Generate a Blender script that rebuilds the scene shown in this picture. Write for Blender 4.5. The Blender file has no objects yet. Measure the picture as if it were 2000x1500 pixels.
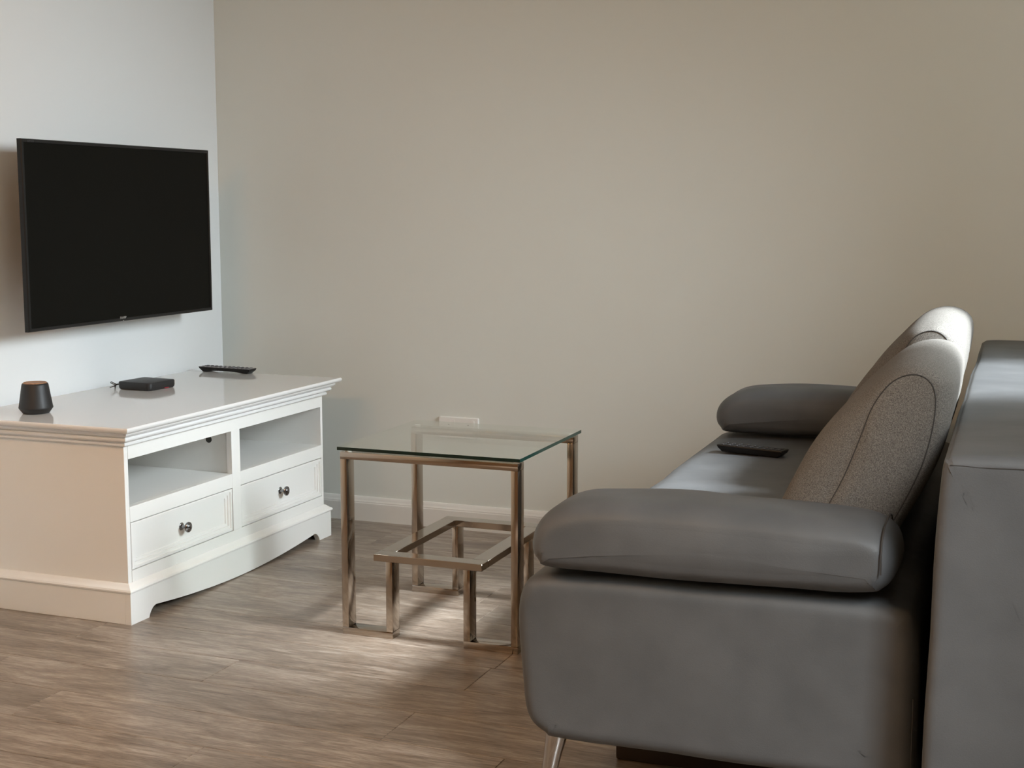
import bpy, bmesh, math, random
from mathutils import Vector, Matrix, noise
random.seed(7)
S = bpy.context.scene
COL = S.collection

# ------------------------------------------------------------------ camera
cam_d = bpy.data.cameras.new('camera')
cam_d.sensor_width = 36.0
cam_d.lens = 2714.27 * 36.0 / 2000.0
cam = bpy.data.objects.new('camera', cam_d)
COL.objects.link(cam)
cam.location = (3.1314, -4.7956, 1.2308)
cam.rotation_euler = (math.pi / 2 - 0.1276, 0.0, 0.3722)
S.camera = cam

# ------------------------------------------------------------------ world, lights, exposure
S.view_settings.view_transform = 'Standard'
S.view_settings.look = 'None'
S.view_settings.exposure = 0.0
S.view_settings.gamma = 1.0
S.view_settings.use_curve_mapping = False
world = bpy.data.worlds.new('sky')
S.world = world
world.use_nodes = True
bg = world.node_tree.nodes['Background']
bg.inputs[0].default_value = (1.0, 0.98, 0.85, 1)
bg.inputs[1].default_value = 2.6


def look(o, d):
    o.rotation_euler = Vector(d).to_track_quat('-Z', 'Y').to_euler()


def light(name, kind, loc, d, power, color, **kw):
    l = bpy.data.lights.new(name, kind)
    l.energy = power
    l.color = color
    for k, v in kw.items():
        setattr(l, k, v)
    o = bpy.data.objects.new(name, l)
    COL.objects.link(o)
    o.location = loc
    look(o, d)
    return o


COOL = (0.84, 0.94, 1.0)
WARM = (1.0, 0.47, 0.15)
light('sun', 'SUN', (6, -1, 5), (-0.764, 0.025, -0.643), 16.0, (0.90, 0.96, 1.0), angle=math.radians(10))
light('window_daylight_1', 'AREA', (4.10, -1.24, 1.90), (-1, 0.02, -0.40), 19.5, COOL,
      shape='RECTANGLE', size=0.70, size_y=0.95, spread=math.radians(68))
light('window_daylight_2', 'AREA', (4.10, -3.75, 2.05), (-0.75, 0.75, -1.1), 11.5, (0.88, 0.95, 1.0),
      shape='RECTANGLE', size=0.7, size_y=0.9, spread=math.radians(58))
light('floor_lamp_bulb', 'POINT', (0.55, -3.0, 1.85), (0, 0, -1), 14, WARM, shadow_soft_size=0.1)
light('rear_ceiling_lamp', 'AREA', (1.3, -4.2, 2.5), (0, 0, -1), 28, (1.0, 0.60, 0.28), shape='DISK', size=0.6)  # added warm fill for the front floor and the cabinet end


# ------------------------------------------------------------------ helpers
def link(name, me, mat=None, parent=None, loc=None):
    o = bpy.data.objects.new(name, me)
    COL.objects.link(o)
    if mat:
        for m in (mat if isinstance(mat, (list, tuple)) else [mat]):
            me.materials.append(m)
    if parent:
        o.parent = parent
    if loc:
        o.location = loc
    return o


def obj(name, bm, mat=None, parent=None, smooth=True, loc=None, angle=40):
    bmesh.ops.recalc_face_normals(bm, faces=bm.faces)
    me = bpy.data.meshes.new(name)
    if smooth:
        lim = math.radians(angle)
        for f in bm.faces:
            f.smooth = True
        for e in bm.edges:
            e.smooth = not (len(e.link_faces) == 2 and e.calc_face_angle(0) > lim)
    bm.to_mesh(me)
    bm.free()
    return link(name, me, mat, parent, loc)


def thing(name, label, cat, loc=(0, 0, 0), rotz=0, group=None):
    o = bpy.data.objects.new(name, None)
    o.empty_display_size = 0.1
    COL.objects.link(o)
    o.location = loc
    o.rotation_euler = (0, 0, rotz)
    o['label'] = label
    o['category'] = cat
    if group:
        o['group'] = group
    return o


def tag(o, label, cat, group=None):
    o['label'] = label
    o['category'] = cat
    if group:
        o['group'] = group
    return o


def struct(o, label=None, cat=None):
    o['kind'] = 'structure'
    if label:
        o['label'] = label
    if cat:
        o['category'] = cat
    return o


def add_box(bm, x0, x1, y0, y1, z0, z1, bev=0.0, seg=2, mi=0):
    vs = [bm.verts.new(p) for p in ((x0, y0, z0), (x1, y0, z0), (x1, y1, z0), (x0, y1, z0),
                                    (x0, y0, z1), (x1, y0, z1), (x1, y1, z1), (x0, y1, z1))]
    fs = [bm.faces.new([vs[i] for i in f]) for f in
          ((0, 3, 2, 1), (4, 5, 6, 7), (0, 1, 5, 4), (1, 2, 6, 5), (2, 3, 7, 6), (3, 0, 4, 7))]
    for f in fs:
        f.material_index = mi
    if bev > 0:
        es = list({e for f in fs for e in f.edges})
        bmesh.ops.bevel(bm, geom=es, offset=bev, segments=seg, affect='EDGES', profile=0.5)
    return fs


def box(*a, **k):
    bm = bmesh.new()
    add_box(bm, *a, **k)
    return bm


def add_loft(bm, rings, cap0=True, cap1=True):
    vr = [[bm.verts.new(p) for p in r] for r in rings]
    n = len(vr[0])
    for a, b in zip(vr, vr[1:]):
        for i in range(n):
            j = (i + 1) % n
            bm.faces.new((a[i], a[j], b[j], b[i]))
    if cap0:
        bm.faces.new(list(reversed(vr[0])))
    if cap1:
        bm.faces.new(vr[-1])
    return vr


def add_lathe(bm, prof, o=(0, 0, 0), axis='z', n=32):
    rings = []
    for r, h in prof:
        ring = []
        for i in range(n):
            a = 2 * math.pi * i / n
            c, s = r * math.cos(a), r * math.sin(a)
            p = (c, s, h) if axis == 'z' else ((h, c, s) if axis == 'x' else (s, h, c))
            ring.append((o[0] + p[0], o[1] + p[1], o[2] + p[2]))
        rings.append(ring)
    add_loft(bm, rings)


def add_tube(bm, pts, r, n=8, closed=False):
    pts = [Vector(p) for p in pts]
    rings = []
    up = Vector((0.31, 0.17, 0.93))
    m = len(pts)
    for i, p in enumerate(pts):
        t = (pts[(i + 1) % m] - pts[i - 1]) if closed else (pts[min(i + 1, m - 1)] - pts[max(i - 1, 0)])
        t.normalize()
        a = up.cross(t).normalized()
        b = t.cross(a)
        rings.append([p + (a * math.cos(2 * math.pi * k / n) + b * math.sin(2 * math.pi * k / n)) * r for k in range(n)])
    if closed:
        rings.append(rings[0])
        add_loft(bm, rings, False, False)
        bmesh.ops.remove_doubles(bm, verts=bm.verts, dist=1e-6)
    else:
        add_loft(bm, rings)


def catmull(pts, n, closed=True):
    out = []
    m = len(pts)
    segs = m if closed else m - 1
    for i in range(segs):
        g = lambda k: Vector(pts[k % m]) if closed else Vector(pts[max(0, min(m - 1, k))])
        p0, p1, p2, p3 = g(i - 1), g(i), g(i + 1), g(i + 2)
        for k in range(n):
            t = k / n
            out.append(0.5 * ((2 * p1) + (-p0 + p2) * t + (2 * p0 - 5 * p1 + 4 * p2 - p3) * t * t
                              + (-p0 + 3 * p1 - 3 * p2 + p3) * t ** 3))
    if not closed:
        out.append(Vector(pts[-1]))
    return out


def inset_poly(pts, d):
    n = len(pts)
    area = sum(pts[i].x * pts[(i + 1) % n].y - pts[(i + 1) % n].x * pts[i].y for i in range(n))
    s = 1 if area > 0 else -1
    out = []
    for i in range(n):
        t = (pts[(i + 1) % n] - pts[i - 1]).normalized()
        out.append(pts[i] + Vector((-t.y, t.x)) * s * d)
    return out


def rect_loft(bm, prof, x0, x1, y0, y1, back=True):
    """stack of rectangles: prof = (outset, z); the back (x0) side stays put"""
    rings = []
    for o, z in prof:
        rings.append([(x0 if back else x0 - o, y0 - o, z), (x1 + o, y0 - o, z), (x1 + o, y1 + o, z), (x0 if back else x0 - o, y1 + o, z)])
    add_loft(bm, rings)


# ------------------------------------------------------------------ materials
def mat(name, color=(0.8, 0.8, 0.8), rough=0.5, metal=0.0, spec=0.5, coat=0.0, emit=None, es=0.0):
    m = bpy.data.materials.new(name)
    m.use_nodes = True
    b = m.node_tree.nodes['Principled BSDF']
    b.inputs['Base Color'].default_value = (*color, 1)
    b.inputs['Roughness'].default_value = rough
    b.inputs['Metallic'].default_value = metal
    b.inputs['Specular IOR Level'].default_value = spec
    b.inputs['Coat Weight'].default_value = coat
    if emit:
        b.inputs['Emission Color'].default_value = (*emit, 1)
        b.inputs['Emission Strength'].default_value = es
    return m


def N(m, t, **kw):
    n = m.node_tree.nodes.new(t)
    for k, v in kw.items():
        if k in n.inputs:
            n.inputs[k].default_value = v
        else:
            setattr(n, k, v)
    return n


def L(m, a, b):
    m.node_tree.links.new(a, b)


def bsdf(m):
    return m.node_tree.nodes['Principled BSDF']


def bump(m, scale, strength, dist=0.002, detail=3.0, coord='Object', vec_scale=(1, 1, 1), prev=None):
    tc = N(m, 'ShaderNodeTexCoord')
    mp = N(m, 'ShaderNodeMapping')
    mp.inputs['Scale'].default_value = vec_scale
    L(m, tc.outputs[coord], mp.inputs['Vector'])
    nz = N(m, 'ShaderNodeTexNoise', Scale=scale, Detail=detail)
    L(m, mp.outputs[0], nz.inputs['Vector'])
    bp = N(m, 'ShaderNodeBump', Strength=strength, Distance=dist)
    L(m, nz.outputs['Fac'], bp.inputs['Height'])
    if prev:
        L(m, prev.outputs[0], bp.inputs['Normal'])
    L(m, bp.outputs[0], bsdf(m).inputs['Normal'])
    return bp, nz, mp


def tint(m, nz, c0, c1, lo=0.3, hi=0.7):
    r = N(m, 'ShaderNodeValToRGB')
    r.color_ramp.elements[0].position = lo
    r.color_ramp.elements[0].color = (*c0, 1)
    r.color_ramp.elements[1].position = hi
    r.color_ramp.elements[1].color = (*c1, 1)
    L(m, nz.outputs['Fac'], r.inputs[0])
    L(m, r.outputs[0], bsdf(m).inputs['Base Color'])
    return r


M = {}
M['wall'] = mat('wall_paint', (0.725, 0.74, 0.745), 0.75, spec=0.25)
_, nz, _ = bump(M['wall'], 140, 0.06, 0.001)
M['wall_back'] = mat('wall_paint_warm', (0.68, 0.70, 0.665), 0.6, spec=0.3)  # same paint as the other walls, with warm light put into its colour
bump(M['wall_back'], 140, 0.06, 0.001)
M['rear'] = mat('rear_wall_paint', (0.42, 0.29, 0.18), 0.6)
bump(M['rear'], 60, 0.05)
M['ceiling'] = mat('ceiling_paint', (0.78, 0.77, 0.75), 0.8)
bump(M['ceiling'], 120, 0.05)
M['skirt'] = mat('skirting_paint', (0.74, 0.73, 0.70), 0.4)
bump(M['skirt'], 30, 0.03)
M['white'] = mat('white_furniture_paint', (0.84, 0.83, 0.80), 0.38)
bump(M['white'], 45, 0.03)
M['white_top'] = mat('white_gloss_paint', (0.80, 0.80, 0.79), 0.09, coat=0.4)
bump(M['white_top'], 8, 0.015)
M['cabinet_hole'] = mat('cable_hole_dark', (0.05, 0.05, 0.045), 0.8)
M['knob'] = mat('dark_chrome', (0.25, 0.25, 0.26), 0.18, metal=1.0)
bump(M['knob'], 200, 0.02)
M['chrome'] = mat('chrome_satin', (0.46, 0.41, 0.36), 0.13, metal=1.0)
_, nz, _ = bump(M['chrome'], 30, 0.03, 0.001)
M['leg_chrome'] = mat('leg_chrome', (0.55, 0.53, 0.51), 0.08, metal=1.0)
bump(M['leg_chrome'], 20, 0.02)
M['glass_edge'] = mat('glass_edge_green', (0.004, 0.02, 0.016), 0.08)
bump(M['glass_edge'], 20, 0.01)

g = bpy.data.materials.new('clear_glass')
g.use_nodes = True
nt = g.node_tree
nt.nodes.remove(nt.nodes['Principled BSDF'])
tr = N(g, 'ShaderNodeBsdfTransparent', Color=(0.93, 0.955, 0.94, 1))
gl = N(g, 'ShaderNodeBsdfGlossy', Roughness=0.01, Color=(1, 1, 1, 1))
lw = N(g, 'ShaderNodeLayerWeight', Blend=0.5)
pw = N(g, 'ShaderNodeMath', operation='POWER')
pw.inputs[1].default_value = 5.0
L(g, lw.outputs['Facing'], pw.inputs[0])
fr = N(g, 'ShaderNodeMath', operation='MULTIPLY_ADD')
fr.inputs[1].default_value = 0.96
fr.inputs[2].default_value = 0.04
L(g, pw.outputs[0], fr.inputs[0])
mx = N(g, 'ShaderNodeMixShader')
L(g, fr.outputs[0], mx.inputs[0])
L(g, tr.outputs[0], mx.inputs[1])
L(g, gl.outputs[0], mx.inputs[2])
L(g, mx.outputs[0], nt.nodes['Material Output'].inputs[0])
M['glass'] = g

M['black'] = mat('black_plastic', (0.008, 0.008, 0.008), 0.42, spec=0.3)
bump(M['black'], 300, 0.03)
M['black_soft'] = mat('black_matte', (0.010, 0.010, 0.011), 0.5)
bump(M['black_soft'], 600, 0.1, 0.0005)
M['screen'] = mat('tv_screen', (0.004, 0.004, 0.003), 0.45, spec=0.08)
bump(M['screen'], 4, 0.01)
M['grey_print'] = mat('grey_print', (0.45, 0.45, 0.45), 0.5)
M['key'] = mat('rubber_key', (0.06, 0.06, 0.065), 0.55)
M['remote_face'] = mat('remote_face_grey', (0.30, 0.30, 0.31), 0.38)
bump(M['remote_face'], 90, 0.03)
M['wood_cap'] = mat('wood_cap', (0.36, 0.19, 0.10), 0.45)
_, nz, _ = bump(M['wood_cap'], 40, 0.1, 0.001, vec_scale=(1, 8, 1))
tint(M['wood_cap'], nz, (0.25, 0.12, 0.06), (0.45, 0.25, 0.13))
M['led'] = mat('red_led', (0.4, 0.02, 0.03), 0.4, emit=(1.0, 0.1, 0.14), es=0.35)  # weak red glow standing in for the pink reflection at the box's foot
M['socket'] = mat('socket_plastic', (0.78, 0.77, 0.74), 0.3)
bump(M['socket'], 50, 0.02)
M['slot'] = mat('socket_slot', (0.12, 0.12, 0.12), 0.5)
M['steel'] = mat('bracket_steel', (0.05, 0.05, 0.05), 0.4, metal=0.6)
M['dark_wood'] = mat('dark_base', (0.035, 0.022, 0.015), 0.55)
bump(M['dark_wood'], 30, 0.1, vec_scale=(1, 8, 1))
M['seam'] = mat('seam_thread', (0.035, 0.033, 0.031), 0.7)


def leather(name, c0, c1):
    m = mat(name, c0, 0.52, spec=0.38)
    b1, nz, _ = bump(m, 9, 0.25, 0.01, detail=2)
    bump(m, 420, 0.35, 0.0008, detail=4, prev=b1)
    tint(m, nz, c0, c1)
    return m


M['leather'] = leather('grey_faux_leather', (0.083, 0.087, 0.091), (0.104, 0.108, 0.112))

f = mat('woven_grey_fabric', (0.3, 0.29, 0.27), 0.9, spec=0.15)
tc = N(f, 'ShaderNodeTexCoord')
def weave(scl, rot, vs):
    mp = N(f, 'ShaderNodeMapping')
    mp.inputs['Rotation'].default_value = rot
    mp.inputs['Scale'].default_value = vs
    L(f, tc.outputs['Object'], mp.inputs['Vector'])
    n = N(f, 'ShaderNodeTexNoise', Scale=scl, Detail=2.0)
    L(f, mp.outputs[0], n.inputs['Vector'])
    return n


wa = weave(380.0, (0, 0, 0), (1, 1, 2.2))
wb = weave(380.0, (0, 0, 0), (2.2, 2.2, 1))
ad = N(f, 'ShaderNodeMath', operation='ADD')
L(f, wa.outputs['Fac'], ad.inputs[0])
L(f, wb.outputs['Fac'], ad.inputs[1])
r = N(f, 'ShaderNodeValToRGB')
hf = N(f, 'ShaderNodeMath', operation='MULTIPLY')
hf.inputs[1].default_value = 0.5
L(f, ad.outputs[0], hf.inputs[0])
r.color_ramp.elements[0].position = 0.36
r.color_ramp.elements[0].color = (0.075, 0.070, 0.063, 1)
r.color_ramp.elements[1].position = 0.64
r.color_ramp.elements[1].color = (0.225, 0.213, 0.195, 1)
L(f, hf.outputs[0], r.inputs[0])
L(f, r.outputs[0], bsdf(f).inputs['Base Color'])
bp = N(f, 'ShaderNodeBump', Strength=0.35, Distance=0.0015)
L(f, ad.outputs[0], bp.inputs['Height'])
L(f, bp.outputs[0], bsdf(f).inputs['Normal'])
M['fabric'] = f

# wood-look vinyl planks
w = mat('vinyl_oak_plank', (0.3, 0.25, 0.2), 0.36, spec=0.45)
tc = N(w, 'ShaderNodeTexCoord')
oi = N(w, 'ShaderNodeObjectInfo')
cmb = N(w, 'ShaderNodeCombineXYZ')
for k, s in (('X', 37.0), ('Y', 11.0), ('Z', 5.0)):
    mm = N(w, 'ShaderNodeMath', operation='MULTIPLY')
    mm.inputs[1].default_value = s
    L(w, oi.outputs['Random'], mm.inputs[0])
    L(w, mm.outputs[0], cmb.inputs[k])
va = N(w, 'ShaderNodeVectorMath', operation='ADD')
L(w, tc.outputs['Object'], va.inputs[0])
L(w, cmb.outputs[0], va.inputs[1])


def grain(scale_vec, sc, det, dist=0.0):
    mp = N(w, 'ShaderNodeMapping')
    mp.inputs['Scale'].default_value = scale_vec
    L(w, va.outputs[0], mp.inputs['Vector'])
    n = N(w, 'ShaderNodeTexNoise', Scale=sc, Detail=det, Roughness=0.62, Distortion=dist)
    L(w, mp.outputs[0], n.inputs['Vector'])
    return n


n1 = grain((1.0, 5.0, 1.0), 2.4, 7.0, 1.2)      # broad cloudy figure
n2 = grain((1.0, 11.0, 1.0), 9.0, 8.0, 0.7)     # streaks
n3 = grain((1.0, 11.0, 1.0), 30.0, 4.0, 0.5)          # fine pores
n4 = grain((9.0, 5.0, 1.0), 6.0, 3.0, 1.5)      # saw marks
ra = N(w, 'ShaderNodeValToRGB')
ra.color_ramp.elements[0].position = 0.37
ra.color_ramp.elements[0].color = (0.140, 0.105, 0.080, 1)
ra.color_ramp.elements[1].position = 0.64
ra.color_ramp.elements[1].color = (0.45, 0.39, 0.33, 1)
e = ra.color_ramp.elements.new(0.5)
e.color = (0.27, 0.215, 0.168, 1)
s1 = N(w, 'ShaderNodeMath', operation='MULTIPLY_ADD')
s1.inputs[1].default_value = 0.55
L(w, n1.outputs['Fac'], s1.inputs[0])
s2 = N(w, 'ShaderNodeMath', operation='MULTIPLY')
s2.inputs[1].default_value = 0.45
L(w, n2.outputs['Fac'], s2.inputs[0])
L(w, s2.outputs[0], s1.inputs[2])
L(w, s1.outputs[0], ra.inputs[0])
r3 = N(w, 'ShaderNodeValToRGB')
r3.color_ramp.elements[0].position = 0.36
r3.color_ramp.elements[0].color = (0.58, 0.56, 0.54, 1)
r3.color_ramp.elements[1].position = 0.52
r3.color_ramp.elements[1].color = (1, 1, 1, 1)
L(w, n3.outputs['Fac'], r3.inputs[0])
mm = N(w, 'ShaderNodeMixRGB', blend_type='MULTIPLY')
mm.inputs[0].default_value = 0.8
L(w, ra.outputs[0], mm.inputs[1])
L(w, r3.outputs[0], mm.inputs[2])
hv = N(w, 'ShaderNodeHueSaturation')
mr = N(w, 'ShaderNodeMapRange')
mr.inputs['To Min'].default_value = 0.93
mr.inputs['To Max'].default_value = 1.07
L(w, oi.outputs['Random'], mr.inputs['Value'])
L(w, mr.outputs[0], hv.inputs['Value'])
L(w, mm.outputs[0], hv.inputs['Color'])
L(w, hv.outputs[0], bsdf(w).inputs['Base Color'])
rr = N(w, 'ShaderNodeMapRange')
rr.inputs['To Min'].default_value = 0.22
rr.inputs['To Max'].default_value = 0.42
L(w, n2.outputs['Fac'], rr.inputs['Value'])
L(w, rr.outputs[0], bsdf(w).inputs['Roughness'])
bp = N(w, 'ShaderNodeBump', Strength=0.25, Distance=0.0008)
L(w, n3.outputs['Fac'], bp.inputs['Height'])
L(w, bp.outputs[0], bsdf(w).inputs['Normal'])
M['plank'] = w
M['underlay'] = mat('floor_underlay', (0.08, 0.06, 0.045), 0.8)

# ------------------------------------------------------------------ room shell
RX, RY, RZ = 4.0, -7.0, 2.6
fl = struct(obj('floor', box(0, RX, RY, 0, -0.05, -0.006), M['underlay']), 'grey brown wood plank floor of the room', 'floor')
PW, PL = 0.1866, 1.22
joints = {0: 1.72, 1: 1.105, 4: 1.19, 6: 1.50, -1: 2.03, 2: 0.55, 3: 1.78, 5: 0.35, 7: 0.9}
chf = 0.0011


def plank_mesh(lx, ly):
    bm = bmesh.new()
    g_ = 0.0004
    rings = []
    for ins, z in ((g_, -0.006), (g_, -chf), (g_ + chf, 0.0)):
        rings.append([(ins, ins, z), (lx - ins, ins, z), (lx - ins, ly - ins, z), (ins, ly - ins, z)])
    add_loft(bm, rings)
    bmesh.ops.recalc_face_normals(bm, faces=bm.faces)
    me = bpy.data.meshes.new('plank')
    bm.to_mesh(me)
    bm.free()
    me.materials.append(M['plank'])
    return me


cache = {}
k0 = int((RY + 2.02) / PW) - 1
for k in range(k0, 12):
    y0 = -2.02 + PW * k
    y1 = min(y0 + PW, 0.0)
    y0 = max(y0, RY)
    if y1 - y0 < 0.004:
        continue
    j = joints.get(k, random.uniform(0, PL)) % PL
    xs = [0.0] + [j + PL * i for i in range(5) if 0.005 < j + PL * i < RX - 0.005] + [RX]
    for a, b in zip(xs, xs[1:]):
        key = (round(b - a, 4), round(y1 - y0, 4))
        if key not in cache:
            cache[key] = plank_mesh(b - a, y1 - y0)
        link('plank', cache[key], None, fl, (a, y0, 0))

T = 0.14
struct(obj('wall_left', box(-T, 0, RY, T, 0, RZ), M['wall']), 'pale grey painted wall behind the television', 'wall')
struct(obj('wall_back', box(0, RX + T, 0, T, 0, RZ), M['wall_back']), 'plain warm grey painted wall behind the glass table', 'wall')
struct(obj('wall_front', box(0, RX + T, RY - T, RY, 0, RZ), M['rear']), 'brown wall behind the viewer', 'wall')
struct(obj('ceiling', box(-T, RX + T, RY - T, T, RZ, RZ + 0.1), M['ceiling']), 'plain white ceiling', 'ceiling')
bm = bmesh.new()
WIN = [(-1.69, -0.84, 0.95, 2.36), (-5.0, -3.45, 0.95, 2.36)]
ys = sorted([RY, 0.0] + [v for q in WIN for v in q[:2]])
for a, b in zip(ys, ys[1:]):
    q = [q for q in WIN if q[0] == a]
    if q:
        add_box(bm, RX, RX + T, a, b, 0, q[0][2])
        add_box(bm, RX, RX + T, a, b, q[0][3], RZ)
    else:
        add_box(bm, RX, RX + T, a, b, 0, RZ)
struct(obj('wall_right', bm, M['wall'], smooth=False), 'painted wall with two windows behind the sofa', 'wall')
for i, (a, b, c, d) in enumerate(WIN):
    bm = bmesh.new()
    for y0, y1, z0, z1 in ((a, b, c, c + 0.05), (a, b, d - 0.05, d), (a, a + 0.05, c, d), (b - 0.05, b, c, d)):
        add_box(bm, RX + 0.03, RX + 0.09, y0, y1, z0, z1, 0.004, 1)
    struct(obj('window_%d' % (i + 1), bm, M['white']), 'white framed %s window in the right wall' % ('narrow', 'wide')[i], 'window')


def skirting(name, p0, p1, label):
    bm = bmesh.new()
    prof = [(0, 0), (0.016, 0), (0.016, 0.070), (0.0145, 0.073), (0.0145, 0.077), (0.0125, 0.080), (0.0105, 0.085), (0.009, 0.092), (0.006, 0.096), (0, 0.096)]
    p0, p1 = Vector(p0), Vector(p1)
    nrm = Vector((p1 - p0).yx).normalized()
    nrm = Vector((-(p1 - p0).y, (p1 - p0).x)).normalized() * -1
    add_loft(bm, [[(p.x + nrm.x * o, p.y + nrm.y * o, z) for o, z in prof] for p in (p0, p1)])
    return struct(obj(name, bm, M['skirt'], angle=25), label, 'baseboard')


skirting('baseboard_back', (0.0, 0.0), (RX, 0.0), 'white skirting board along the back wall')
skirting('baseboard_left', (0.0, RY), (0.0, -0.016), 'white skirting board along the television wall')

# ------------------------------------------------------------------ white television stand
cab = thing('tv_stand', 'white painted low cabinet with two drawers and open shelves under the television', 'cabinet', (0.33, -0.884, 0))
CX, CY = 0.33, -0.884
X0, X1, Y0, Y1 = 0.018, 0.617, -1.4758, -0.2916        # body


def cpart(name, bm, m=M['white'], parent=None, **k):
    bmesh.ops.translate(bm, verts=bm.verts, vec=(-CX, -CY, 0))
    return obj(name, bm, m, parent or cab, **k)


bm = bmesh.new()
rect_loft(bm, [(0, 0.534), (0.010, 0.534), (0.0125, 0.5365), (0.0125, 0.541), (0.010, 0.544), (0.012, 0.546), (0.019, 0.548),
               (0.024, 0.552), (0.0255, 0.556), (0.024, 0.560), (0.021, 0.562), (0.026, 0.564), (0.032, 0.568), (0.036, 0.572),
               (0.036, 0.576), (0.044, 0.578), (0.050, 0.581), (0.0535, 0.585), (0.0545, 0.589), (0.0535, 0.593), (0.051, 0.5953)], X0, X1, Y0, Y1)
top = cpart('cabinet_top', bm, M['white_top'], angle=24)
cpart('side_panel', box(X0, X1 - 0.001, Y0, Y0 + 0.018, 0.02, 0.535, bev=0.001, seg=1))
cpart('side_panel', box(X0, X1 - 0.001, Y1 - 0.014, Y1, 0.02, 0.535, bev=0.001, seg=1))
cpart('back_panel', box(X0, X0 + 0.012, Y0 + 0.018, Y1 - 0.014, 0.02, 0.535))
cpart('divider', box(X0 + 0.012, X1 - 0.02, -0.898, -0.867, 0.02, 0.535))
for a, b in ((Y0 + 0.018, -0.898), (-0.867, Y1 - 0.014)):
    cpart('shelf', box(X0 + 0.012, X1 - 0.02, a, b, 0.330, 0.348))
# face frame
cpart('rail', box(X1 - 0.02, X1, Y0 + 0.018, Y1 - 0.014, 0.4915, 0.535))
for a, b in ((Y0 + 0.018, -0.9075), (-0.8575, Y1 - 0.014)):
    cpart('rail', box(X1 - 0.02, X1, a, b, 0.301, 0.348, bev=0.0008, seg=1))
cpart('rail', box(X1 - 0.02, X1, Y0 + 0.018, Y1 - 0.014, 0.10, 0.155))
cpart('stile', box(X1 - 0.02, X1 + 0.0003, -0.9075, -0.8575, 0.155, 0.4915, bev=0.0008, seg=1))
bm = bmesh.new()
add_lathe(bm, [(0.0115, 0), (0.0115, 0.001), (0.009, 0.0012)], (0.523, -0.8992, 0.457), 'y', 24)
cpart('cable_hole', bm, M['cabinet_hole'])
# plinth
bm = bmesh.new()
rect_loft(bm, [(0.0, 0.094), (0.018, 0.094), (0.0225, 0.0965), (0.0235, 0.101), (0.021, 0.106), (0.015, 0.1095), (0.010, 0.1135), (0.006, 0.118), (0.0, 0.1205)], X0, X1, Y0, Y1)
cpart('plinth_moulding', bm, angle=26)
PX, PY0, PY1 = 0.635, -1.4938, -0.2736
prof = [(PY0, 0.0), (-1.4062, 0.0), (-1.406, 0.0005), (-1.402, 0.010), (-1.395, 0.019), (-1.386, 0.027), (-1.372, 0.032), (-1.360, 0.031)]
ymid = (PY0 + PY1) / 2
for i in range(1, 24):
    y = -1.360 + (-0.4074 + 1.360) * i / 24
    u = (y - ymid) / 0.476
    prof.append((y, 0.003 + 0.028 * abs(u) ** 1.9))
right = [(2 * ymid - y, z) for y, z in reversed(prof[:8])]
prof += right
bm = bmesh.new()
add_loft(bm, [[(PX, y, 0.095), (PX, y, z), (PX - 0.02, y, z), (PX - 0.02, y, 0.095)] for y, z in prof])
cpart('apron', bm, smooth=False)
cpart('plinth_side', box(X0, PX - 0.02, PY0, PY0 + 0.018, 0, 0.095, bev=0.0008, seg=1))
cpart('plinth_side', box(X0, PX - 0.02, PY1 - 0.018, PY1, 0, 0.095, bev=0.0008, seg=1))
# drawers
for a, b in ((-1.4545, -0.9100), (-0.8548, -0.3080)):
    bm = bmesh.new()
    rings = []
    z0, z1 = 0.1572, 0.2978
    for ins, dep in ((0, 0.02), (0, 0.0025), (0.0015, 0.001), (0.009, 0.001), (0.0100, 0.0055), (0.0185, 0.0055), (0.0195, 0.010), (0.0275, 0.010), (0.0285, 0.0145)):
        x = X1 - dep
        rings.append([(x, a + ins, z0 + ins), (x, b - ins, z0 + ins), (x, b - ins, z1 - ins), (x, a + ins, z1 - ins)])
    add_loft(bm, rings)
    dr = cpart('drawer', bm, smooth=False)
    bm = bmesh.new()
    xf = X1 - 0.0145
    add_lathe(bm, [(0.0125, 0), (0.0125, 0.0015), (0.011, 0.003), (0.006, 0.004), (0.005, 0.010), (0.0055, 0.016), (0.010, 0.020), (0.0155, 0.0225), (0.0172, 0.026), (0.016, 0.0295), (0.0125, 0.0315), (0.011, 0.0312), (0.009, 0.0335), (0.004, 0.035), (0.001, 0.0352)],
              (xf, (a + b) / 2, 0.2285), 'x', 28)
    cpart('knob', bm, M['knob'], dr)

# ------------------------------------------------------------------ television
TVX, TY0, TY1, TZ0, TZ1 = 0.17, -1.3325, -0.3205, 0.8395, 1.4355
tv = thing('television', 'wide flat black television mounted on the left wall', 'television', (0, (TY0 + TY1) / 2, (TZ0 + TZ1) / 2))
TC = (0, (TY0 + TY1) / 2, (TZ0 + TZ1) / 2)


def tpart(name, bm, m, parent=None, **k):
    bmesh.ops.translate(bm, verts=bm.verts, vec=(0, -TC[1], -TC[2]))
    return obj(name, bm, m, parent or tv, **k)


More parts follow.
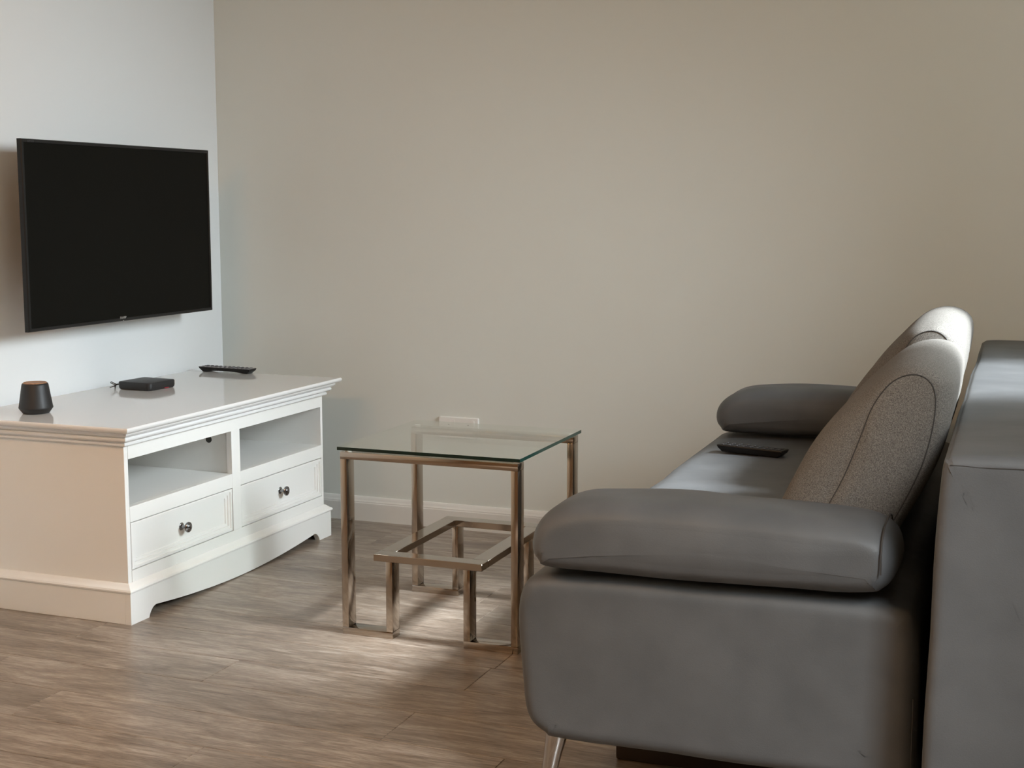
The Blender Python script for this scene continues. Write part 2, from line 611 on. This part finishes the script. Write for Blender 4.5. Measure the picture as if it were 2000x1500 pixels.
bm = bmesh.new()
rings = []
for ins, x in ((0.004, TVX - 0.020), (0.0, TVX - 0.017), (0.0, TVX - 0.003), (0.002, TVX), (0.0105, TVX), (0.0115, TVX - 0.003)):
    rings.append([(x, TY0 + ins, TZ0 + ins), (x, TY1 - ins, TZ0 + ins), (x, TY1 - ins, TZ1 - ins), (x, TY0 + ins, TZ1 - ins)])
add_loft(bm, rings, True, False)
tpart('bezel', bm, M['black'], smooth=False)
tpart('screen', box(TVX - 0.006, TVX - 0.0025, TY0 + 0.011, TY1 - 0.011, TZ0 + 0.011, TZ1 - 0.011), M['screen'])
bm = bmesh.new()
rings = []
for ins, x in ((0.06, TVX - 0.0198), (0.07, TVX - 0.05), (0.10, TVX - 0.07)):
    rings.append([(x, TY0 + ins, TZ0 + ins * 0.6), (x, TY1 - ins, TZ0 + ins * 0.6), (x, TY1 - ins, TZ1 - ins), (x, TY0 + ins, TZ1 - ins)])
add_loft(bm, rings)
tpart('rear_housing', bm, M['black'], smooth=False)
bm = bmesh.new()
add_box(bm, 0.001, 0.012, -1.05, -0.60, 1.02, 1.26)
for y in (-0.98, -0.68):
    add_box(bm, 0.012, TVX - 0.069, y, y + 0.03, 0.98, 1.30)
tpart('wall_bracket', bm, M['steel'], smooth=False)


def text_part(name, s, size, loc, rot, m, parent, ext=0.0004):
    c = bpy.data.curves.new(name, 'FONT')
    c.body = s
    c.size = size
    c.align_x = 'CENTER'
    c.extrude = ext
    t = bpy.data.objects.new(name, c)
    COL.objects.link(t)
    dg = bpy.context.evaluated_depsgraph_get()
    me = bpy.data.meshes.new_from_object(t.evaluated_get(dg))
    bpy.data.objects.remove(t)
    me.materials.clear()
    o = link(name, me, m, parent)
    o.location = loc
    o.rotation_euler = rot
    return o


R90 = (math.pi / 2, 0, math.pi / 2)
text_part('brand_lettering', 'SHARP', 0.0115, (TVX + 0.0004, -0.864 - TC[1], TZ0 + 0.0085 - TC[2]), R90, M['grey_print'], tv)
text_part('series_lettering', 'AQUOS', 0.0085, (TVX + 0.0004, TY0 + 0.042 - TC[1], TZ1 - 0.0105 - TC[2]), R90, M['key'], tv)
tpart('status_light', box(TVX - 0.0005, TVX + 0.0006, -0.866, -0.860, TZ0 + 0.0015, TZ0 + 0.0035), M['grey_print'])

# ------------------------------------------------------------------ things on the stand
TOPZ = 0.5953
sp = thing('speaker', 'small black tapered speaker with wooden cap on the cabinet corner', 'speaker', (0.216, -1.372, TOPZ))
bm = bmesh.new()
add_lathe(bm, [(0.0352, 0.0), (0.0396, 0.0015), (0.0506, 0.016), (0.0515, 0.0185), (0.0506, 0.022), (0.0400, 0.088), (0.0383, 0.0925), (0.0361, 0.0935)], n=40)
obj('body', bm, M['black_soft'], sp, angle=50)
bm = bmesh.new()
add_lathe(bm, [(0.0356, 0.0925), (0.0356, 0.0945), (0.0334, 0.0962), (0.0317, 0.0955), (0.0009, 0.0955)], n=40)
obj('wooden_cap', bm, M['wood_cap'], sp, angle=50)

mb = thing('media_box', 'flat square black streaming box on the cabinet below the television', 'media box', (0.176, -0.752, TOPZ), math.radians(-4))
bm = bmesh.new()


def rrect(hx, hy, r, z, n=7):
    out = []
    for cx, cy, a0 in ((hx - r, hy - r, 0), (-hx + r, hy - r, 90), (-hx + r, -hy + r, 180), (hx - r, -hy + r, 270)):
        for i in range(n):
            a = math.radians(a0 + 90 * i / (n - 1))
            out.append((cx + r * math.cos(a), cy + r * math.sin(a), z))
    return out


add_loft(bm, [rrect(0.066, 0.066, 0.012, 0.0), rrect(0.070, 0.070, 0.014, 0.004), rrect(0.0715, 0.0715, 0.0145, 0.010), rrect(0.0715, 0.0715, 0.0145, 0.0245),
              rrect(0.0695, 0.0695, 0.013, 0.0275), rrect(0.066, 0.066, 0.011, 0.0282)])
obj('case', bm, M['black_soft'], mb, angle=35)
bm = bmesh.new()
add_lathe(bm, [(0.014, 0.0282), (0.014, 0.0285), (0.001, 0.0285)], n=28)
obj('round_emblem', bm, M['key'], mb)
obj('indicator_light', box(0.0712, 0.0722, 0.008, 0.030, 0.003, 0.0042), M['led'], mb)
bm = bmesh.new()
add_tube(bm, [(-0.070, -0.045, 0.014), (-0.080, -0.049, 0.015), (-0.090, -0.052, 0.014), (-0.10, -0.048, 0.010), (-0.118, -0.03, 0.0026), (-0.14, 0.0, 0.0026)], 0.0024)
obj('cable', bm, M['black'], mb)
bm = bmesh.new()
lp = [(-0.088, -0.053, 0.014), (-0.094, -0.060, 0.019), (-0.101, -0.066, 0.024), (-0.104, -0.066, 0.020), (-0.099, -0.060, 0.016), (-0.092, -0.056, 0.012), (-0.098, -0.066, 0.007), (-0.104, -0.072, 0.005)]
add_tube(bm, [Vector(p) for p in catmull(lp, 4, False)], 0.0015, 6)
obj('cable_tie', bm, M['black'], mb)


def remote(name, label, loc, rotz, Lh, Wh, H, arch, face_mat, keys, big):
    t = thing(name, label, 'remote control', loc, rotz)
    bm = bmesh.new()
    n = 16
    rings = []
    for i in range(n + 1):
        u = -1 + 2 * i / n
        x = u * Lh
        endf = 1.0
        zb = arch * max(0.0, 1 - (abs(u) / 0.8) ** 2.5)
        if abs(u) > 0.9:
            zb = H * 0.55 * ((abs(u) - 0.9) / 0.1) ** 1.2
        xin = x * 0.985
        wy = Wh * (0.97 if abs(u) > 0.99 else 1.0)
        rings.append([(x, -wy, H * 0.92), (x, -wy * 0.98, H), (x, wy * 0.98, H), (x, wy, H * 0.92), (xin, wy * 0.80, zb + 0.25 * (H - zb) * 0.3), (xin, wy * 0.68, zb), (xin, -wy * 0.68, zb), (xin, -wy * 0.80, zb + 0.25 * (H - zb) * 0.3)])
    add_loft(bm, rings)
    obj('shell', bm, M['black'], t, angle=35)
    bm = bmesh.new()
    add_loft(bm, [[(sx * Lh * k, sy * Wh * q, z) for sx, sy in ((-1, -1), (1, -1), (1, 1), (-1, 1))] for k, q, z in ((0.985, 0.95, H - 0.0005), (0.98, 0.93, H + 0.0009))])
    obj('face_plate', bm, face_mat, t, smooth=False)
    km = None
    for i in range(keys):
        for j in range(3):
            if big and i in (4, 5) and j == 1:
                continue
            if km is None:
                bm = box(-0.0042, 0.0042, -0.0038, 0.0038, 0, 0.0022, bev=0.0007, seg=1)
                k_ = obj('key', bm, M['key'], t, smooth=False)
                km = k_.data
            else:
                k_ = link('key', km, None, t)
            k_.location = (-Lh * 0.86 + 1.72 * Lh * i / (keys - 1), (j - 1) * Wh * 0.58, H + 0.0008)
    return t


remote('remote_control', 'long black remote with grey keypad face on the white cabinet', (0.184, -0.253, TOPZ), math.radians(-4), 0.118, 0.025, 0.0195, 0.006, M['remote_face'], 11, True)

# ------------------------------------------------------------------ glass side table
W_, D_ = 0.557, 0.535
tb = thing('side_table', 'square side table with clear glass top and chrome meander frame', 'table', (1.2472, -1.3413, 0), 0.0073)
FX0, FX1 = 0.006, 0.549
TW = 0.0205
for (ya, yb) in ((0.006, 0.053), (D_ - 0.053, D_ - 0.006)):
    for (x0, x1, z0, z1) in ((FX0, FX0 + TW, 0.0205, 0.5145), (FX1 - TW, FX1, 0.0205, 0.5145)):
        obj('leg', box(x0, x1, ya, yb, z0, z1, bev=0.0012, seg=2), M['chrome'], tb)
    obj('top_rail', box(FX0, FX1, ya, yb, 0.5145, 0.535, bev=0.0012, seg=2), M['chrome'], tb)
    for (x0, x1) in ((FX0, 0.167), (0.386, FX1)):
        obj('foot', box(x0, x1, ya, yb, 0.0, 0.0205, bev=0.0012, seg=2), M['chrome'], tb)
    for x0 in (0.167 - TW, 0.386):
        obj('inner_leg', box(x0, x0 + TW, ya, yb, 0.0205, 0.2255, bev=0.0012, seg=2), M['chrome'], tb)
for (x0, x1, ya, yb) in ((0.109, 0.443, 0.005, 0.053), (0.109, 0.443, D_ - 0.053, D_ - 0.005), (0.109, 0.157, 0.053, D_ - 0.053), (0.395, 0.443, 0.053, D_ - 0.053)):
    obj('shelf_bar', box(x0, x1, ya, yb, 0.2255, 0.246, bev=0.001, seg=1), M['chrome'], tb)
for x in (0.02, W_ - 0.02):
    for y in (0.03, D_ - 0.03):
        bm = bmesh.new()
        add_lathe(bm, [(0.009, 0.535), (0.009, 0.5405)], (x, y, 0), n=16)
        obj('glass_pad', bm, M['socket'], tb)
bm = bmesh.new()
fs = add_box(bm, 0, W_, 0, D_, 0.5405, 0.55)
for f_ in fs[2:4]:
    f_.material_index = 1          # near edges read dark green, the far ones stay clear
gt = obj('glass_top', bm, [M['glass'], M['glass_edge']], tb, smooth=False)
gt['label'] = 'clear glass top with dark green edges'

# ------------------------------------------------------------------ wall socket
so = thing('wall_socket', 'white double wall socket on the back wall behind the glass table', 'socket', (1.044, 0, 0.393))
bm = bmesh.new()
add_loft(bm, [[(x, -d, z) for x, z, _ in [(p[0], p[1], 0) for p in rrect(hx, hz, 0.006, 0)]] for hx, hz, d in ((0.082, 0.0405, 0.0), (0.082, 0.0405, 0.007), (0.080, 0.0385, 0.0095))])
obj('face_plate', bm, M['socket'], so)
for x in (-0.04, 0.04):
    obj('rocker_switch', box(x - 0.006 + 0.02, x + 0.006 + 0.02, -0.0115, -0.009, 0.008, 0.030, bev=0.001, seg=1), M['socket'], so)
    for dx, dz in ((-0.012, -0.010), (0.012, -0.010), (0.0, 0.012)):
        obj('slot', box(x + dx - 0.003, x + dx + 0.003, -0.0097, -0.009, dz - 0.0015, dz + 0.0015), M['slot'], so)

# ------------------------------------------------------------------ sofa
SO = (2.94, -1.3, 0.0)
SR = math.radians(1.13)
sofa = thing('sofa', 'grey faux leather sofa with padded armrests and chrome legs', 'sofa', SO, SR)


def soft_loft(prof, y0, y1, r, inset, steps=7, mid=10, wr=0.0, ws=4.0, seed=0, axis='y', crown=0.0):
    """closed x-z profile lofted along y, ends rounded by r (y) and inset (profile)"""
    ysn = []
    for i in range(steps + 1):
        a = math.pi / 2 * i / steps
        ysn.append((y0 + r * (1 - math.sin(a)) if False else y0 + r * (1 - math.cos(a)), inset * (1 - math.sin(a))))
    ysn2 = [(y1 - (y - y0), d) for y, d in reversed(ysn)]
    m = [(y0 + r + (y1 - y0 - 2 * r) * i / mid, 0.0) for i in range(1, mid)]
    bm = bmesh.new()
    flat = []
    for y, d in ysn + m + ysn2:
        pl = inset_poly(prof, d) if d > 1e-6 else prof
        flat.append([Vector((p.x, y, p.y)) for p in pl])

    def cap(rg, s_):
        cen = sum(rg, Vector()) / len(rg)
        return [[cen + (v - cen) * k + Vector((0, s_ * crown * (1 - k * k), 0)) for v in rg] for k in (0.95, 0.85, 0.7, 0.5, 0.3, 0.12)]
    nc = 6
    flat = list(reversed(cap(flat[0], -1))) + flat + cap(flat[-1], 1)
    if wr:
        flat = [[v + noise.noise_vector(v * ws + Vector((seed * 3.1, seed, 0))) * wr for v in rg] for rg in flat]
    rings = flat[nc:-nc]
    vr = add_loft(bm, flat, False, False)
    for ring in (vr[0], vr[-1]):
        cv = bm.verts.new(sum((v.co for v in ring), Vector()) / len(ring))
        for i in range(len(ring)):
            bm.faces.new((ring[i], ring[(i + 1) % len(ring)], cv))
    return bm, rings


def V2(l):
    return [Vector(p) for p in l]


# seat and base
sp_ = catmull(V2([(-0.70, 0.158), (-0.755, 0.168), (-0.793, 0.205), (-0.806, 0.30), (-0.812, 0.41), (-0.800, 0.468), (-0.770, 0.494), (-0.70, 0.503),
                  (-0.45, 0.506), (-0.15, 0.504), (-0.065, 0.495), (-0.036, 0.465), (-0.028, 0.38), (-0.026, 0.24), (-0.028, 0.175), (-0.06, 0.158), (-0.35, 0.156)]), 5)
bm, _ = soft_loft(sp_, -0.945, 1.0, 0.035, 0.032, wr=0.0035, ws=6, mid=14)
obj('seat', bm, M['leather'], sofa, angle=60)
bm = bmesh.new()
add_tube(bm, [(-0.034, -0.9462, z) for z in (0.16, 0.2, 0.26, 0.30, 0.335)], 0.0011, 6)
obj('end_seam', bm, M['seam'], sofa)


# backrest
def rbox(x0, x1, y0, y1, z0, z1, r, seg, wr, ws):
    bm = bmesh.new()
    add_box(bm, x0, x1, y0, y1, z0, z1)
    bmesh.ops.subdivide_edges(bm, edges=bm.edges, cuts=1, use_grid_fill=True)
    edges = [e_ for e_ in bm.edges if len(e_.link_faces) == 2 and e_.calc_face_angle(0) > 1.0]
    bmesh.ops.bevel(bm, geom=edges, offset=r, segments=seg, affect='EDGES', profile=0.5)
    for v in bm.verts:
        v.co += noise.noise_vector(v.co * ws) * wr
    return bm


bp_ = catmull(V2([(0.006, 0.793), (0.014, 0.808), (0.03, 0.8145), (0.10, 0.817), (0.26, 0.816), (0.335, 0.812), (0.352, 0.79), (0.354, 0.6), (0.350, 0.2), (0.345, 0.09), (0.32, 0.07), (0.06, 0.07),
                  (-0.004, 0.09), (-0.010, 0.2), (-0.003, 0.50), (0.001, 0.70)]), 4)
bm, _ = soft_loft(bp_, -1.092, 1.10, 0.022, 0.020, wr=0.003, ws=5, mid=22)
back = obj('backrest', bm, M['leather'], sofa, angle=60)
bm = bmesh.new()
add_tube(bm, [(x, -1.0905 - 0.0012, 0.7985 + 0.0008 * math.sin(x * 60)) for x in [0.02 + 0.31 * i / 14 for i in range(15)]], 0.0012, 6)
obj('top_seam', bm, M['seam'], back)

# armrests
arm_prof = catmull(V2([(-0.730, 0.513), (-0.768, 0.532), (-0.780, 0.562), (-0.772, 0.598), (-0.742, 0.630), (-0.690, 0.654), (-0.61, 0.664), (-0.48, 0.667), (-0.30, 0.664), (-0.17, 0.658), (-0.115, 0.650),
                       (-0.082, 0.630), (-0.070, 0.592), (-0.076, 0.555), (-0.095, 0.530), (-0.13, 0.521), (-0.30, 0.516), (-0.52, 0.512)]), 5)


def armrest(y0, y1, seed):
    bm, rings = soft_loft(arm_prof, y0, y1, 0.075, 0.042, steps=8, mid=5, wr=0.005, ws=7, seed=seed, crown=0.006)
    a = obj('armrest', bm, M['leather'], sofa, angle=60)
    # end seam ring near the back end, laid over the surface
    tgt = []
    for ring in rings:
        up = max((v for v in ring if abs(v.x + 0.093) < 0.03), key=lambda v: v.z)
        tgt.append(Vector((-0.096, up.y, up.z - 0.001)))
    bm = bmesh.new()
    lo = [Vector((-0.096, rings[0][0].y - 0.001, z)) for z in (0.572, 0.59, 0.605)]
    add_tube(bm, lo + tgt[1:], 0.0016, 6)
    obj('armrest_seam', bm, M['seam'], a)
    return a


armrest(-0.985, -0.755, 1)
armrest(0.795, 1.025, 4)

# legs and hidden support
for x, dx in ((-0.735, -0.03), (-0.10, 0.02)):
    for y, dy in ((-0.895, -0.012), (0.92, 0.012)):
        bm = bmesh.new()
        rings = []
        for t, r in ((0, 0.0105), (0.02, 0.0125), (0.3, 0.0145), (0.7, 0.019), (0.9, 0.0225), (1.0, 0.0235)):
            cx, cy, z = x + dx * (1 - t), y + dy * (1 - t), 0.165 * t
            rings.append([(cx + r * math.cos(2 * math.pi * k / 24), cy + r * math.sin(2 * math.pi * k / 24), z) for k in range(24)])
        add_loft(bm, rings)
        obj('leg', bm, M['leg_chrome'], sofa)
obj('base_frame', box(-0.69, -0.06, -0.62, 0.62, 0.0, 0.165, bev=0.006, seg=2), M['dark_wood'], sofa)


# ------------------------------------------------------------------ back cushions
def cushion(label, y0, y1, dx, dz, seed, prof, gus):
    c = thing('back_cushion', label, 'cushion', (SO[0], SO[1], 0.0), SR, 'woven back cushions on the sofa')
    full = catmull(V2([(x + dx * (z - 0.5) / 0.4, z + dz * (z - 0.5) / 0.4) for x, z in prof]), 5)
    end = catmull(V2([(x + dx * (z - 0.5) / 0.4, z + dz * (z - 0.5) / 0.4) for x, z in gus]), 5)
    r, steps, mid = 0.085, 9, 10
    st = [(y0 + r * (1 - math.cos(math.pi / 2 * i / steps)), math.sin(math.pi / 2 * i / steps)) for i in range(steps + 1)]
    st += [(y0 + r + (y1 - y0 - 2 * r) * i / mid, 1.0) for i in range(1, mid)]
    st += [(y0 + y1 - y, k) for y, k in reversed(st[:steps + 1])]
    bm = bmesh.new()
    rings = []
    for y, k in st:
        u = (y - y0) / (y1 - y0)
        sag = 0.012 * (4 * u * (1 - u))
        ring = []
        for p, q in zip(full, end):
            v = Vector((q.x + (p.x - q.x) * k, y, q.y + (p.y - q.y) * k))
            hgt = max(0.0, (v.z - 0.55) / 0.4)
            v.z += (sag - 0.012) * hgt
            nv = noise.noise_vector(v * 5.0 + Vector((seed * 3.1, seed, 0)))
            v += nv * 0.006
            # puckers running in from the end seams
            if k < 1.0:
                v += Vector((0.3, 0, 0.5)) * noise.noise(Vector((v.x * 22, v.z * 22, seed))) * 0.016 * (1 - k) * k * 4
            v.z = max(v.z, 0.5085)
            v.x = min(v.x, 0.0 if v.z < 0.83 else 0.02)
            ring.append(v)
        rings.append(ring)
    # slightly domed end panels
    for side in (0, -1):
        rg = rings[side]
        cen = sum(rg, Vector()) / len(rg)
        s_ = -1 if side == 0 else 1
        inner = []
        for sc, dd in ((0.97, 0.002), (0.8, 0.008), (0.5, 0.013), (0.2, 0.015)):
            inner.append([cen + (v - cen) * sc + Vector((0, s_ * dd, 0)) for v in rg])
        if side == 0:
            rings = list(reversed(inner)) + rings
        else:
            rings = rings + inner
    add_loft(bm, rings)
    body = obj('cover', bm, M['fabric'], c, angle=75)
    for rg, s_ in ((rings[4], -1), (rings[-5], 1)):
        bm = bmesh.new()
        add_tube(bm, rg, 0.0015, 6, closed=True)
        obj('seam', bm, M['seam'], body)
    return c


pil = [(-0.345, 0.545), (-0.333, 0.62), (-0.285, 0.725), (-0.228, 0.81), (-0.165, 0.878), (-0.108, 0.927), (-0.050, 0.937), (-0.004, 0.908), (0.0, 0.835), (-0.025, 0.73),
       (-0.075, 0.62), (-0.125, 0.535), (-0.19, 0.512), (-0.30, 0.512)]
gus = [(-0.275, 0.545), (-0.238, 0.622), (-0.200, 0.705), (-0.168, 0.790), (-0.142, 0.862), (-0.108, 0.910), (-0.066, 0.924), (-0.034, 0.900), (-0.030, 0.835), (-0.050, 0.74),
       (-0.095, 0.635), (-0.140, 0.55), (-0.18, 0.525), (-0.25, 0.525)]
c1 = cushion('grey woven back cushion at the near end of the sofa', -0.738, -0.02, 0, -0.006, 2, pil, gus)
c2 = cushion('grey woven back cushion at the far end of the sofa by the wall', 0.012, 0.745, -0.010, 0.016, 9, pil, gus)

# ------------------------------------------------------------------ remote on the seat
sx, sy = -0.605, 0.525
px = SO[0] + sx * math.cos(SR) - sy * math.sin(SR)
py = SO[1] + sx * math.sin(SR) + sy * math.cos(SR)
remote('remote_control', 'slim black remote lying on the grey sofa seat', (px, py, 0.5075), SR + math.radians(-16), 0.104, 0.026, 0.020, 0.0, M['black'], 9, False)
